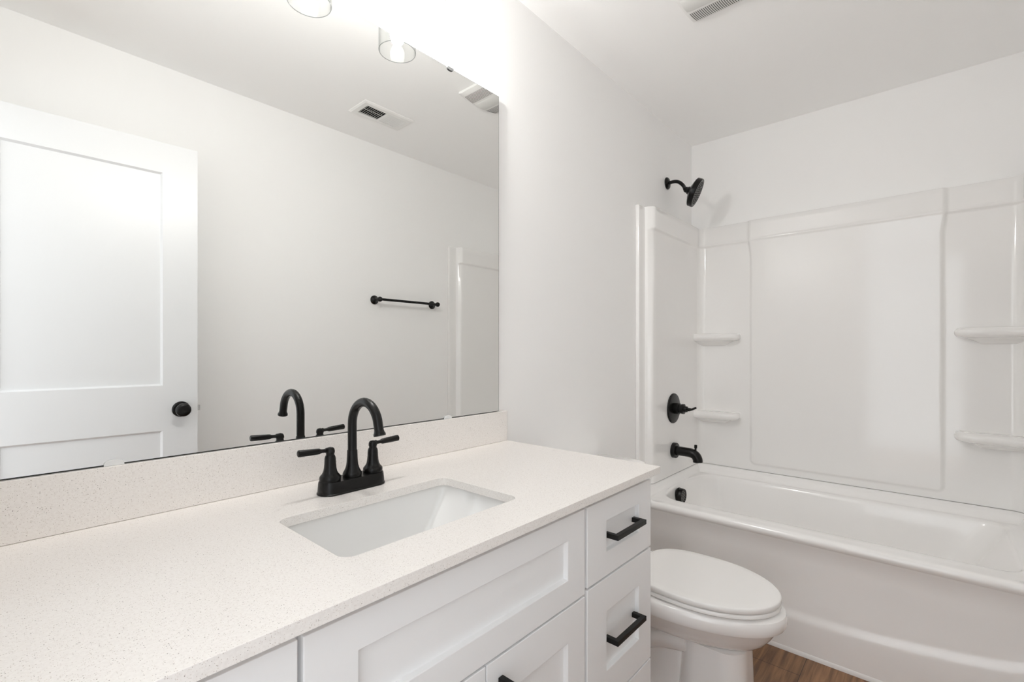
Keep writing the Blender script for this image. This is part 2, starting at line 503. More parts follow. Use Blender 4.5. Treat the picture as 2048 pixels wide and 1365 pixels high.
# ------------------------------------------------------------------ mirror
YMF = 1.0930
mirror = empty('wall_mirror_panel', (0.56, 1.098, 0.98), 'large frameless rectangular wall mirror above the backsplash', 'mirror')
MX0, MX1, MZ0, MZ1 = -0.05, 1.169, 0.9795, 2.0435
bm = bmesh.new()
box(bm, MX0, MX1, YMF + 0.0002, YMF + 0.0055, MZ0, MZ1, 1)
bm.faces.ensure_lookup_table()
v = [bm.verts.new(p) for p in ((MX0 + 0.001, YMF, MZ0 + 0.001), (MX1 - 0.001, YMF, MZ0 + 0.001), (MX1 - 0.001, YMF, MZ1 - 0.001), (MX0 + 0.001, YMF, MZ1 - 0.001))]
bm.faces.new(v).material_index = 0
finish('glass_panel', bm, [M['mirror'], M['edge']], mirror, smooth=0)
bm = bmesh.new()
box(bm, MX0 + 0.05, MX1 - 0.02, YMF + 0.0056, YW - 0.0002, MZ0 + 0.03, MZ1 - 0.03)
finish('backing', bm, M['edge'], mirror, smooth=0)
for cx, cz, top_ in ((0.159, MZ0, False), (0.9414, MZ0, False), (0.159, MZ1, True), (0.9514, MZ1, True)):
    bm = bmesh.new()
    sg = -1 if top_ else 1
    out = []
    hw = 0.0125 if top_ else 0.0145
    for i in range(13):
        a = PI * i / 12
        out.append((cx + hw * math.cos(a), cz - sg * 0.0015 + sg * (0.0 + 0.0105 * math.sin(a) ** 0.6)))
    loft(bm, [[(x, y, z) for x, z in out] for y in (YMF - 0.0035, YMF - 0.0003)])
    o = finish('clip', bm, M['clip_top'] if top_ else M['clear'], mirror, smooth=30, bevel=0.0006)
    o['label'] = 'small grey mirror clip' if top_ else 'small clear mirror clip'

# ------------------------------------------------------------------ vanity light
light = empty('vanity_light', (0.548, YW, 2.27), 'wall light with clear glass cylinder shades and lit bulbs above the mirror', 'light fixture')
bm = bmesh.new()
box(bm, 0.44, 0.656, YW - 0.022, YW - 0.0005, 2.225, 2.335)
finish('back_plate', bm, M['black'], light, bevel=0.004)
bm = bmesh.new()
tube(bm, [(0.20, 1.024, 2.285), (0.896, 1.024, 2.285)], 0.009, 20)
tube(bm, [(0.548, YW - 0.022, 2.285), (0.548, 1.024, 2.285)], 0.009, 20)
finish('crossbar', bm, M['black'], light)
ZS = 2.0535
for lx in (0.2865, 0.548, 0.8097):
    bm = bmesh.new()
    ly = 1.024
    lathe(bm, (lx, ly, 2.205), (0, 0, 1), [(0, 0.022), (0.03, 0.022), (0.04, 0.016), (0.075, 0.012)], 28)
    finish('socket', bm, M['black'], light)
    bm = bmesh.new()
    RO, RI = 0.0530, 0.0510
    n_ = 56
    lathe(bm, (lx, ly, ZS), (0, 0, 1), [(0.0014, RO), (0.16, RO)], n_, False, False)
    lathe(bm, (lx, ly, ZS), (0, 0, 1), [(0.0014, RI), (0.157, RI), (0.157, 0.02)], n_, False, False)
    lathe(bm, (lx, ly, ZS), (0, 0, 1), [(0.16, RO), (0.1605, 0.02)], n_, False, False)
    lathe(bm, (lx, ly, ZS), (0, 0, 1), [(0.0014, RI), (0.0, RI + 0.0006), (0.0, RO - 0.0006), (0.0014, RO)], n_, False, False, mi=1)
    finish('glass_shade', bm, [M['glass'], M['glass_rim']], light)
    bm = bmesh.new()
    lathe(bm, (lx, ly, 2.135), (0, 0, -1), [(0, 0.011), (0.008, 0.016), (0.022, 0.0205), (0.038, 0.0205), (0.052, 0.016), (0.060, 0.008), (0.062, 0.002)], 20)
    finish('bulb', bm, M['bulb_dim'] if lx < 0.4 else M['bulb_mid'] if lx < 0.7 else M['bulb'], light)
    bm = bmesh.new()
    lathe(bm, (lx, ly, 2.1352), (0, 0, 1), [(0, 0.0115), (0.070, 0.0135)], 20)
    finish('bulb_base', bm, M['white_plastic'], light)

# ------------------------------------------------------------------ door (open against the opposite wall)
ang = math.radians(2.47)
DW, DT = 0.71, 0.035
hx, hy = 0.6243 - DW * math.cos(ang), -0.179 - DW * math.sin(ang)
door = bpy.data.objects.new('door_1', None)
S.collection.objects.link(door)
door.location = (hx, hy, 0.0); door.rotation_euler = (0, 0, ang); door['kind'] = 'structure'
door.empty_display_size = 0.1
DB, DTOP = 0.012, 2.045
bm = bmesh.new()
rails = [(0.30, 0.853), (1.039, 1.920)]
st = 0.123
rec, sl = 0.009, 0.007
xs0, xs1 = st, DW - st
# front skin built from strips, with two recessed panels
def quad(*p, mi=0):
    bm.faces.new([bm.verts.new(q) for q in p]).material_index = mi
def rect(x0, x1, z0, z1, y):
    quad((x0, y, z0), (x1, y, z0), (x1, y, z1), (x0, y, z1))
for sgn, y in ((1, 0.0), (-1, -DT)):
    rect(0, xs0, DB, DTOP, y); rect(xs1, DW, DB, DTOP, y)
    rect(xs0, xs1, DB, rails[0][0], y); rect(xs0, xs1, rails[0][1], rails[1][0], y); rect(xs0, xs1, rails[1][1], DTOP, y)
    for z0, z1 in rails:
        yi = y - sgn * rec
        a = [(xs0, y, z0), (xs1, y, z0), (xs1, y, z1), (xs0, y, z1)]
        c = [(xs0 + sl, yi, z0 + sl), (xs1 - sl, yi, z0 + sl), (xs1 - sl, yi, z1 - sl), (xs0 + sl, yi, z1 - sl)]
        for i in range(4):
            j = (i + 1) % 4
            quad(a[i], a[j], c[j], c[i])
        quad(*c)
for p in (((0, 0, DB), (0, -DT, DB), (0, -DT, DTOP), (0, 0, DTOP)), ((DW, 0, DB), (DW, -DT, DB), (DW, -DT, DTOP), (DW, 0, DTOP)),
          ((0, 0, DTOP), (DW, 0, DTOP), (DW, -DT, DTOP), (0, -DT, DTOP)), ((0, 0, DB), (DW, 0, DB), (DW, -DT, DB), (0, -DT, DB))):
    quad(*p)
bmesh.ops.remove_doubles(bm, verts=bm.verts[:], dist=1e-5)
def local_child(name, bm, mat, parent, **k):
    o = finish(name, bm, mat, None, **k)
    o.parent = parent
    return o
local_child('door_panel', bm, M['door'], door, smooth=0)
KZ, KX = 0.937, DW - 0.060
for s in (1, -1):
    bm = bmesh.new()
    y0 = 0.0002 if s > 0 else -DT - 0.0002
    lathe(bm, (KX, y0, KZ), (0, s, 0), [(0, 0.0325), (0.004, 0.0325), (0.008, 0.029), (0.010, 0.014), (0.024, 0.0125), (0.030, 0.018), (0.036, 0.0255), (0.044, 0.028), (0.051, 0.0265), (0.056, 0.021), (0.0575, 0.012), (0.0565, 0.009), (0.0565, 0.001)], 44)
    o = local_child('door_knob', bm, M['black'], door); o['label'] = 'round black door knob'
bm = bmesh.new()
box(bm, DW + 0.0002, DW + 0.011, -0.027, -0.010, KZ - 0.011, KZ + 0.011)
o = local_child('latch', bm, M['steel'], door, smooth=0)
for z in (0.25, 1.05, 1.82):
    bm = bmesh.new()
    tube(bm, [(-0.004, 0.004, z - 0.045), (-0.004, 0.004, z + 0.045)], 0.006, 14)
    local_child('hinge', bm, M['black'], door)

# ------------------------------------------------------------------ towel bar on the opposite wall
tb = empty('towel_bar', (1.82, YO, 1.49), 'black towel bar with round end posts seen in the mirror', 'towel bar')
TZ, TY = 1.493, YO + 0.062
for x in (1.5965, 2.0395):
    bm = bmesh.new()
    lathe(bm, (x, YO + 0.0002, TZ), (0, 1, 0), [(0, 0.027), (0.005, 0.027), (0.009, 0.024), (0.014, 0.014), (0.022, 0.0095), (0.048, 0.009), (0.05, 0.011), (0.056, 0.0145), (0.064, 0.0155), (0.071, 0.0135), (0.076, 0.008), (0.078, 0.002)], 36)
    finish('post', bm, M['black'], tb)
bm = bmesh.new()
tube(bm, [(1.5965, TY, TZ), (2.0395, TY, TZ)], 0.0078, 20)
finish('bar', bm, M['black'], tb)

# ------------------------------------------------------------------ ceiling vent
vent = empty('ceiling_vent', (1.43, -0.004, H), 'white rectangular ceiling register with slats seen in the mirror', 'vent')
VX0, VX1, VY0, VY1 = 1.279, 1.581, -0.086, 0.078
bm = bmesh.new()
outer = [(VX0, VY0), (VX1, VY0), (VX1, VY1), (VX0, VY1)]
def off(k): return [(VX0 + k, VY0 + k), (VX1 - k, VY0 + k), (VX1 - k, VY1 - k), (VX0 + k, VY1 - k)]
loft(bm, [[(x, y, H - 0.0003) for x, y in off(0)], [(x, y, H - 0.004) for x, y in off(0.001)], [(x, y, H - 0.009) for x, y in off(0.010)], [(x, y, H - 0.0085) for x, y in off(0.034)], [(x, y, H - 0.002) for x, y in off(0.036)]], cap0=False, cap1=False)
finish('frame', bm, M['white_metal'], vent, smooth=0)
bm = bmesh.new()
box(bm, VX0 + 0.034, VX1 - 0.034, VY0 + 0.034, VY1 - 0.034, H - 0.0015, H - 0.0005)  # near-black plate paints the shade of the duct behind the slats
finish('duct_shade_plate', bm, M['dark'], vent, smooth=0)
ns = 20
for i in range(ns):
    x = VX0 + 0.040 + (VX1 - VX0 - 0.080) * i / (ns - 1)
    a = math.radians(38 if i < ns / 2 else -38)
    bm = bmesh.new()
    dx, dz = math.sin(a) * 0.0050, math.cos(a) * 0.0042
    zc0 = H - 0.0068
    P = [(x - dx - 0.0006, zc0 - dz), (x - dx + 0.0006, zc0 - dz), (x + dx + 0.0006, zc0 + dz), (x + dx - 0.0006, zc0 + dz)]
    loft(bm, [[(px, y, pz) for px, pz in P] for y in (VY0 + 0.034, VY1 - 0.034)])
    finish('slat', bm, M['white_metal'], vent, smooth=0)
bm = bmesh.new()
box(bm, VX0 + 0.034, VX1 - 0.034, -0.0055, -0.0025, H - 0.0032, H - 0.0018)
box(bm, (VX0 + VX1) / 2 - 0.005, (VX0 + VX1) / 2 + 0.005, VY0 + 0.034, VY1 - 0.034, H - 0.009, H - 0.0075)
finish('divider', bm, M['white_metal'], vent, smooth=0)

# ------------------------------------------------------------------ exhaust fan grille
fan = empty('exhaust_fan', (1.68, 0.575, H), 'white domed exhaust fan cover with slotted grilles on the ceiling', 'exhaust fan')
EX0, EX1, EY0, EY1 = 1.548, 1.808, 0.472, 0.676
bm = bmesh.new()
nx, ny = 60, 24
def fz(x, y):
    u_ = (x - EX0) / (EX1 - EX0) * 2 - 1
    v_ = (y - EY0) / (EY1 - EY0) * 2 - 1
    d = 0.012 + 0.020 * (1 - abs(u_) ** 2.2)
    d *= 1.0 - 0.35 * ss(0.8, 1.0, abs(v_))
    return H - d
g = [[bm.verts.new((x, y, fz(x, y))) for y in frange(EY0, EY1, ny)] for x in frange(EX0, EX1, nx)]
for i in range(nx):
    for j in range(ny):
        bm.faces.new((g[i][j], g[i][j + 1], g[i + 1][j + 1], g[i + 1][j]))
def skirt(line):
    low = [bm.verts.new((v_.co.x, v_.co.y, H - 0.0003)) for v_ in line]
    for i in range(len(line) - 1):
        bm.faces.new((line[i], line[i + 1], low[i + 1], low[i]))
skirt([g[i][0] for i in range(nx + 1)]); skirt([g[i][ny] for i in range(nx + 1)])
skirt(g[0]); skirt(g[nx])
finish('cover', bm, M['white_plastic'], fan, smooth=40)
# slot fields: dark strips laid on the cover, painting the shade inside its slits
for (sx0, sx1, sname) in ((1.572, 1.628, 'a'), (1.722, 1.792, 'b')):
    bm = bmesh.new()
    k = 26
    for i in range(k):
        y = EY0 + 0.018 + (EY1 - EY0 - 0.036) * i / (k - 1)
        xx = frange(sx0, sx1, 6)
        for a, c in zip(xx, xx[1:]):
            q = [(a, y - 0.0013, fz(a, y) - 0.0004), (c, y - 0.0013, fz(c, y) - 0.0004), (c, y + 0.0013, fz(c, y) - 0.0004), (a, y + 0.0013, fz(a, y) - 0.0004)]
            bm.faces.new([bm.verts.new(p) for p in q])
    finish('slot_shade_strips', bm, M['slot'], fan, smooth=0)
bm = bmesh.new()
xx = frange(1.640, 1.710, 14)
yy = frange(EY0 + 0.014, EY1 - 0.014, 10)
def lz(x, y):
    return fz(x, y) - 0.0008 - 0.004 * math.sin(PI * (x - 1.640) / 0.070) ** 0.7
g = [[bm.verts.new((x, y, lz(x, y) if 0 < i < 14 else fz(x, y) - 0.0003)) for y in yy] for i, x in enumerate(xx)]
for i in range(len(xx) - 1):
    for j in range(len(yy) - 1):
        bm.faces.new((g[i][j], g[i][j + 1], g[i + 1][j + 1], g[i + 1][j]))
finish('lens', bm, M['lens'], fan, smooth=50)

# ------------------------------------------------------------------ bathtub
TX0, TX1 = 2.106, XB - 0.004
TY0, TY1 = YO + 0.001, YW - 0.001
ZR = 0.472
tub = empty('bathtub', (2.5, 0.38, 0.0), 'white alcove bathtub with smooth apron beside the toilet', 'bathtub')
bm = bmesh.new()
SEG, SIDE = 8, 24
def ledge(x, y):
    d = min(TX1 - x, TY1 - y, y - TY0)
    return 0.040 * (1 - ss(0.052, 0.082, d))
def ring(x0, x1, y0, y1, r, z, add_ledge=True, bulge=0.0, lift=0.0):
    out = []
    xm, hx_ = (x0 + x1) / 2, (x1 - x0) / 2
    for x, y in rrect(x0, x1, y0, y1, r, SEG, SIDE):
        if bulge and y > (y0 + y1) / 2:
            t = (y - (y0 + y1) / 2) / ((y1 - y0) / 2)
            y = y + bulge * max(0, 1 - ((x - xm) / hx_) ** 2) * t ** 4
        out.append((x, y, z + (ledge(x, y) if add_ledge else 0)))
    return out
rings = [ring(TX0 + 0.008, TX1, TY0, TY1, 0.004, ZR - 0.036, False),
         ring(TX0 + 0.001, TX1, TY0, TY1, 0.004, ZR - 0.026, False),
         ring(TX0, TX1, TY0, TY1, 0.004, ZR - 0.016),
         ring(TX0 + 0.003, TX1, TY0, TY1, 0.004, ZR - 0.006),
         ring(TX0 + 0.011, TX1 - 0.002, TY0 + 0.002, TY1 - 0.002, 0.004, ZR - 0.001),
         ring(TX0 + 0.020, TX1 - 0.048, TY0 + 0.048, TY1 - 0.048, 0.010, ZR),
         ring(TX0 + 0.030, TX1 - 0.056, TY0 + 0.056, TY1 - 0.056, 0.015, ZR),
         ring(TX0 + 0.040, TX1 - 0.066, TY0 + 0.066, TY1 - 0.066, 0.02, ZR),
         ring(TX0 + 0.050, TX1 - 0.076, TY0 + 0.076, TY1 - 0.076, 0.03, ZR),
         ring(TX0 + 0.060, TX1 - 0.084, TY0 + 0.082, TY1 - 0.086, 0.04, ZR),
         ring(2.196, 2.812, -0.232, 0.972, 0.075, ZR + 0.001, False, 0.055),
         ring(2.204, 2.804, -0.224, 0.965, 0.075, ZR - 0.001, False, 0.055),
         ring(2.209, 2.799, -0.218, 0.961, 0.075, ZR - 0.008, False, 0.055),
         ring(2.213, 2.795, -0.212, 0.958, 0.075, ZR - 0.022, False, 0.055),
         ring(2.225, 2.784, -0.170, 0.952, 0.085, 0.38, False, 0.050),
         ring(2.245, 2.765, -0.100, 0.938, 0.10, 0.26, False, 0.045),
         ring(2.265, 2.745, -0.035, 0.922, 0.11, 0.17, False, 0.04),
         ring(2.285, 2.725, 0.000, 0.905, 0.12, 0.130, False, 0.03),
         ring(2.32, 2.69, 0.045, 0.87, 0.11, 0.113, False, 0.02),
         ring(2.40, 2.61, 0.20, 0.80, 0.08, 0.110, False, 0.0)]
loft(bm, rings, cap0=False, cap1=True)
# apron: a gently bowed skirt with an arched step near the floor
def apron_x(y, z):
    yc_ = 0.38
    t = (y - yc_) / 0.72
    zl = 0.135 + 0.085 * t * t + 0.10 * max(0, abs(t) - 0.75) ** 2 / 0.06
    step = 1 - ss(zl - 0.006, zl + 0.034, z)
    return 2.128 + 0.006 * math.sin(PI * ss(0.1, 0.45, z)) - 0.0085 * step
ys = frange(TY0, TY1, 60)
zs = [0.0005, 0.02, 0.05] + frange(0.08, 0.33, 40) + [0.36, 0.40, 0.425, 0.438]
g = []
for y in ys:
    col = []
    for z in zs:
        x = apron_x(y, z)
        if z > 0.40: x = x + (2.1138 - x) * ss(0.40, 0.438, z)
        col.append(bm.verts.new((x, y, z)))
    g.append(col)
for i in range(len(ys) - 1):
    for j in range(len(zs) - 1):
        bm.faces.new((g[i][j], g[i + 1][j], g[i + 1][j + 1], g[i][j + 1]))
finish('tub_shell', bm, M['tub'], tub, smooth=45, recalc=True)
# overflow
OX, OYW, OZ = 2.462, 0.9990, 0.4185
bm = bmesh.new()
lathe(bm, (OX, OYW + 0.003, OZ), (0, -1, 0), [(-0.014, 0.030), (0, 0.0405), (0.004, 0.0405), (0.005, 0.0385), (0.026, 0.0385), (0.029, 0.037), (0.029, 0.0325), (0.025, 0.0315)], 44)
of = finish('overflow_cover', bm, M['black'], tub)
of['label'] = 'round black overflow cover'
bm = bmesh.new()
for i in range(-3, 4):
    z = OZ + i * 0.0084
    hw = math.sqrt(max(0.0312 ** 2 - (i * 0.0084) ** 2, 1e-6))
    box(bm, OX - hw, OX + hw, OYW - 0.0245, OYW - 0.0224, z - 0.0016, z + 0.0016)
finish('grille_bar', bm, M['nozzle'], of, smooth=0)
bm = bmesh.new()
lathe(bm, (2.50, 0.74, 0.1102), (0, 0, 1), [(0, 0.034), (0.003, 0.034), (0.004, 0.028), (0.012, 0.024), (0.013, 0.01)], 36)
o = finish('drain', bm, M['black'], tub); o['label'] = 'black tub drain'

# ------------------------------------------------------------------ tub surround
sur = empty('tub_surround', (2.88, 0.38, 0.512), 'glossy white moulded tub surround with corner shelves above the bathtub', 'tub surround')
SX = 2.885            # face of the back panel
SZ0, SZ1, SLZ = 0.5135, 1.912, 1.802
YS = 1.047            # face of the side panel near the mirror wall
YS2 = YO + (YW - YS)  # face of the far side panel
RC = 0.042
def sd_rbox(y, z, y0, y1, z0, z1, r):
    cy_, cz_ = (y0 + y1) / 2, (z0 + z1) / 2
    qy, qz = abs(y - cy_) - (y1 - y0) / 2 + r, abs(z - cz_) - (z1 - z0) / 2 + r
    return math.hypot(max(qy, 0), max(qz, 0)) + min(max(qy, qz), 0) - r
def ledge_h(z):
    return ss(SLZ - 0.011, SLZ + 0.004, z)
def back_h(y, z):
    h = 0.0
    flare = 0.010 * ss(1.70, 1.80, z)
    d = sd_rbox(y, z, -0.034 - flare, 0.758 + flare, 0.552, 1.99, 0.022)
    inp = 1 - ss(-0.010, 0.010, d)
    inl = 1 - ss(-0.014, 0.014, d)
    t = min(1.0, max(0.0, (z - 1.60) / (SLZ - 1.60)))
    cove = 0.55 * t ** 2
    lh = ledge_h(z)
    h += inp * (0.015 + 0.017 * cove) * (1 - lh)
    h += lh * (0.008 + 0.018 * inl)
    h += 0.002 * math.exp(-((z - SLZ - 0.002) / 0.007) ** 2)
    return h
bm = bmesh.new()
yl = []
for i in range(0, 11):      # corner fillet near the far side panel
    a = PI / 2 * i / 10
    yl.append((YS2 + RC - RC * math.cos(a), RC - RC * math.sin(a)))
mid = frange(YS2 + RC, -0.060, 4)[1:] + frange(-0.060, -0.010, 20)[1:] + frange(-0.010, 0.734, 24)[1:] + frange(0.734, 0.786, 20)[1:] + frange(0.786, YS - RC, 8)[1:]
yl += [(y, 0.0) for y in mid]
for i in range(1, 11):
    a = PI / 2 * i / 10
    yl.append((YS - RC + RC * math.sin(a), RC - RC * math.cos(a)))
zl = [SZ0] + frange(0.53, 0.58, 16) + frange(0.58, 1.66, 24)[1:] + frange(1.66, 1.785, 14)[1:] + frange(1.785, 1.82, 16)[1:] + frange(1.82, SZ1 - 0.006, 4)[1:]
g = []
for z in zl:
    g.append([bm.verts.new((SX - back_h(y, z) - f, y, z)) for y, f in yl])
g.append([bm.verts.new((v_.co.x + 0.005, v_.co.y, SZ1)) for v_ in g[-1]])
g.append([bm.verts.new((XB - 0.001, v_.co.y, SZ1)) for v_ in g[-1]])
for i in range(len(g) - 1):
    for j in range(len(yl) - 1):
        bm.faces.new((g[i][j], g[i][j + 1], g[i + 1][j + 1], g[i + 1][j]))
finish('back_panel', bm, M['acrylic'], sur, smooth=45)

def side_panel(flip):
    bm = bmesh.new()
    def Y(dist):
        return (YO + dist) if flip else (YW - dist)
    # (x, distance from the wall)
    prof = [(2.180, 0.0008), (2.180, 0.015), (2.1815, 0.018), (2.185, 0.0192), (2.195, 0.0192), (2.215, 0.0192), (2.236, 0.0192), (2.2405, 0.021), (2.2425, 0.026)]
    prof += [(2.2435 + 0.0022 * i, 0.032 + 0.0045 * i) for i in range(0, 4)]
    prof += [(2.2535, 0.053), (2.259, 0.0568), (2.267, 0.058)]
    xs_ = frange(2.267, SX - RC, 16)[1:]
    prof += [(x, 0.058) for x in xs_]
    g = []
    zz = frange(SZ0, 1.60, 10) + frange(1.60, 1.785, 12)[1:] + frange(1.785, 1.82, 14)[1:] + frange(1.82, SZ1 - 0.006, 3)[1:]
    for z in zz:
        row = []
        lh = ledge_h(z)
        cove0 = ss(1.60, 1.79, z) * (1 - lh)
        for x, dd in prof:
            cove = cove0 * (1 - ss(SX - RC - 0.14, SX - RC - 0.02, x))
            k = ss(0.03, 0.058, dd)
            dx = 0.010 * k * (1 - ss(2.27, 2.33, x)) * (ss(1.2, 1.78, z) * (1 - lh) + 0.25 * lh)
            row.append(bm.verts.new((x + dx, Y(dd + k * (0.009 * lh - 0.004 * cove)), z)))
        g.append(row)
    g.append([bm.verts.new((v_.co.x, v_.co.y + (-0.003 if flip else 0.003), SZ1)) for v_ in g[-1]])
    g.append([bm.verts.new((v_.co.x, Y(0.0008), SZ1)) for v_ in g[-1]])
    for i in range(len(g) - 1):
        for j in range(len(prof) - 1):
            bm.faces.new((g[i][j], g[i][j + 1], g[i + 1][j + 1], g[i + 1][j]))
    finish('side_panel', bm, M['acrylic'], sur, smooth=40)
side_panel(False)
side_panel(True)

def shelf(zc1, flip):
    bm = bmesh.new()
    D = 0.092
    def outline(inset):
        d = D - inset
        ye = (0.830 if flip else 0.812) + inset          # free end
        pts = []
        # free end rounds into the wall, front runs straight to the side panel
        re_ = min(0.055, d)
        pts.append((SX + 0.004, ye))
        for i in range(0, 15):
            a = PI / 2 * i / 14
            pts.append((SX - d + re_ - re_ * math.sin(a), ye + 0.060 - 0.060 * math.cos(a)))
        for t in (0.25, 0.5, 0.75, 1.0):
            pts.append((SX - d, ye + 0.060 + (YS + 0.002 - ye - 0.060) * t))
        pts.append((SX + 0.004, YS + 0.002))
        if flip:
            pts = [(x, (YW + YO) - y) for x, y in pts]
        return pts
    prof = [(0.0195, 0.034), (0.0205, 0.026), (0.0215, 0.020)]
    for i in range(0, 11):
        a = math.radians(80 - 150 * i / 10)
        prof.append((0.0005 + 0.0215 * math.sin(a), 0.0215 - 0.0215 * math.cos(a)))
    for i in range(1, 9):
        t = i / 8
        prof.append((-0.0203 - 0.030 * t ** 1.7, 0.0145 + 0.074 * t))
    loft(bm, [[(x, y, zc1 + dz) for x, y in outline(ins)] for dz, ins in prof])
    finish('shelf', bm, M['acrylic'], sur, smooth=80)
for zc1 in (1.262, 0.810):
    shelf(zc1, False); shelf(zc1, True)

# ------------------------------------------------------------------ shower head
SHX = 2.556
showerhead = empty('shower_fixture', (SHX, YW, 2.118), 'black round shower head on a bent arm above the tub surround', 'shower head')
bm = bmesh.new()
lathe(bm, (SHX, YW - 0.0003, 2.118), (0, -1, 0), [(0, 0.033), (0.004, 0.033), (0.009, 0.029), (0.013, 0.018), (0.016, 0.011)], 36)
finish('flange', bm, M['black'], showerhead)
bm = bmesh.new()
arm = smooth_path([(SHX, YW - 0.004, 2.118), (SHX, 1.062, 2.1185), (SHX, 1.035, 2.108), (SHX, 1.012, 2.083), tuple(Vector((SHX, 0.9345, 2.0258)) - Vector((0.24, -0.87, -0.43)).normalized() * 0.072)], 8)
tube(bm, arm, 0.0095, 20)
finish('arm', bm, M['black'], showerhead)
nrm = Vector((0.24, -0.87, -0.43)).normalized()
HS = 1.12
fc = Vector((SHX, 0.9345, 2.0258))
bm = bmesh.new()
back0 = fc - nrm * 0.074
lathe(bm, back0, nrm, [(d, r if r < 0.022 else r * HS) for d, r in [(0.0, 0.012), (0.006, 0.015), (0.014, 0.0155), (0.018, 0.019), (0.026, 0.0215), (0.030, 0.028), (0.038, 0.048), (0.044, 0.062), (0.048, 0.0665), (0.070, 0.0672), (0.074, 0.065), (0.074, 0.060)]], 56)
tube(bm, [back0 + nrm * 0.028 + Vector((0, 0, -0.018)), back0 + nrm * 0.022 + Vector((0, 0.006, -0.037))], [0.006, 0.0045], 14)
hd = finish('head', bm, M['black'], showerhead)
bm = bmesh.new()
lathe(bm, fc - nrm * 0.0012, nrm, [(0, 0.0600 * HS), (0.0008, 0.0595 * HS)], 48, mi=0)
a_, u_, v_2 = frame_of(nrm)
for rr_, cnt in ((0.010, 6), (0.020, 12), (0.030, 18), (0.040, 24), (0.0495, 30)):
    for i in range(cnt):
        t = 2 * PI * (i + 0.3 * rr_ * 100) / cnt
        if rr_ in (0.030, 0.040) and i % 4 == 3: continue
        c_ = fc + (u_ * math.cos(t) + v_2 * math.sin(t)) * rr_ * HS
        lathe(bm, c_ - nrm * 0.0004, nrm, [(0, 0.0033), (0.0012, 0.0031), (0.0022, 0.002)], 10, mi=1)
o = finish('spray_face', bm, [M['nozzle'], M['black']], hd, smooth=40)
o['label'] = 'grey spray face with black nozzles'

# ------------------------------------------------------------------ shower valve
SVX, SVZ = 2.502, 0.872
va = empty('shower_valve', (SVX, YS, SVZ), 'round black shower valve trim on the side panel of the surround', 'shower valve')
bm = bmesh.new()
lathe(bm, (SVX, YS - 0.0003, SVZ), (0, -1, 0), [(0, 0.081), (0.004, 0.081), (0.007, 0.079), (0.009, 0.074), (0.0095, 0.03)], 60)
finish('escutcheon', bm, M['black'], va)
bm = bmesh.new()
lathe(bm, (SVX, YS - 0.0085, SVZ), (0, -1, 0), [(0, 0.029), (0.028, 0.029), (0.030, 0.024), (0.038, 0.0235), (0.040, 0.027), (0.052, 0.027), (0.055, 0.019), (0.060, 0.016), (0.068, 0.0155), (0.072, 0.009), (0.086, 0.008)], 36)
vh = finish('handle', bm, M['black'], va)
bm = bmesh.new()
tube(bm, [(SVX - 0.012, YS - 0.088, SVZ - 0.004), (SVX + 0.004, YS - 0.100, SVZ + 0.001), (SVX + 0.026, YS - 0.112, SVZ + 0.008)], [0.0056, 0.0060, 0.0056], 18)
finish('lever', bm, M['black'], vh)

# ------------------------------------------------------------------ tub spout
TSX, TSZ = 2.503, 0.645
ts = empty('tub_spout', (TSX, YS, TSZ), 'black curved tub spout with a small diverter knob above the tub', 'tub spout')
bm = bmesh.new()
lathe(bm, (TSX, YS - 0.0003, TSZ), (0, -1, 0), [(0, 0.041), (0.018, 0.041), (0.021, 0.038), (0.022, 0.026)], 44)
finish('flange', bm, M['black'], ts)
bm = bmesh.new()
p_ = smooth_path([(TSX, YS - 0.02, TSZ), (TSX, YS - 0.06, TSZ - 0.0005), (TSX, YS - 0.096, TSZ - 0.002), (TSX, YS - 0.119, TSZ - 0.012), (TSX, YS - 0.130, TSZ - 0.030), (TSX, YS - 0.132, TSZ - 0.045)], 7)
tube(bm, p_, 0.0245, 30)
finish('spout_body', bm, M['black'], ts, smooth=50)
bm = bmesh.new()
lathe(bm, (TSX, YS - 0.119, TSZ + 0.004), (0, -0.05, 1), [(0, 0.005), (0.022, 0.005), (0.023, 0.0075), (0.038, 0.0075), (0.040, 0.006)], 20)
finish('diverter_knob', bm, M['black'], ts)

# ------------------------------------------------------------------ toilet
TCX = 1.607
toilet = empty('toilet', (TCX, 0.75, 0.0), 'white two-piece toilet with closed lid between the vanity and the tub', 'toilet')
def egg(hw, yf, yb, z, n=56, wide=0.52, sq=2.35):
    """egg outline: front tip at yf, back at yb, widest part set by wide"""
    ym = yf + (yb - yf) * wide
    out = []
    for i in range(n):
        a = 2 * PI * i / n
        c_, s_ = math.cos(a), math.sin(a)
        if s_ < 0:
            e_ = 2.0
            ly = ym - yf
        else:
            e_ = sq
            ly = yb - ym
        x = hw * math.copysign(abs(c_) ** (2 / e_), c_)
        y = ly * math.copysign(abs(s_) ** (2 / e_), s_)
        out.append((TCX + x, ym + y, z))
    return out
bm = bmesh.new()
rings = [egg(0.080, 0.448, 0.90, 0.2500, sq=3.0), egg(0.104, 0.420, 0.94, 0.2545, sq=2.8), egg(0.124, 0.400, 0.965, 0.266, sq=2.7), egg(0.144, 0.380, 0.965, 0.284, sq=2.7), egg(0.160, 0.363, 0.965, 0.307, sq=2.6),
         egg(0.173, 0.348, 0.965, 0.333, sq=2.6), egg(0.1775, 0.342, 0.965, 0.342, sq=2.6), egg(0.1880, 0.330, 0.965, 0.345, sq=2.6),
         egg(0.1920, 0.325, 0.966, 0.356, sq=2.6), egg(0.1920, 0.325, 0.966, 0.376, sq=2.6), egg(0.1895, 0.328, 0.964, 0.3855, sq=2.6), egg(0.183, 0.342, 0.96, 0.3910, sq=2.6), egg(0.168, 0.354, 0.95, 0.3930, sq=2.6)]
loft(bm, rings)
finish('bowl', bm, M['china'], toilet, smooth=45)
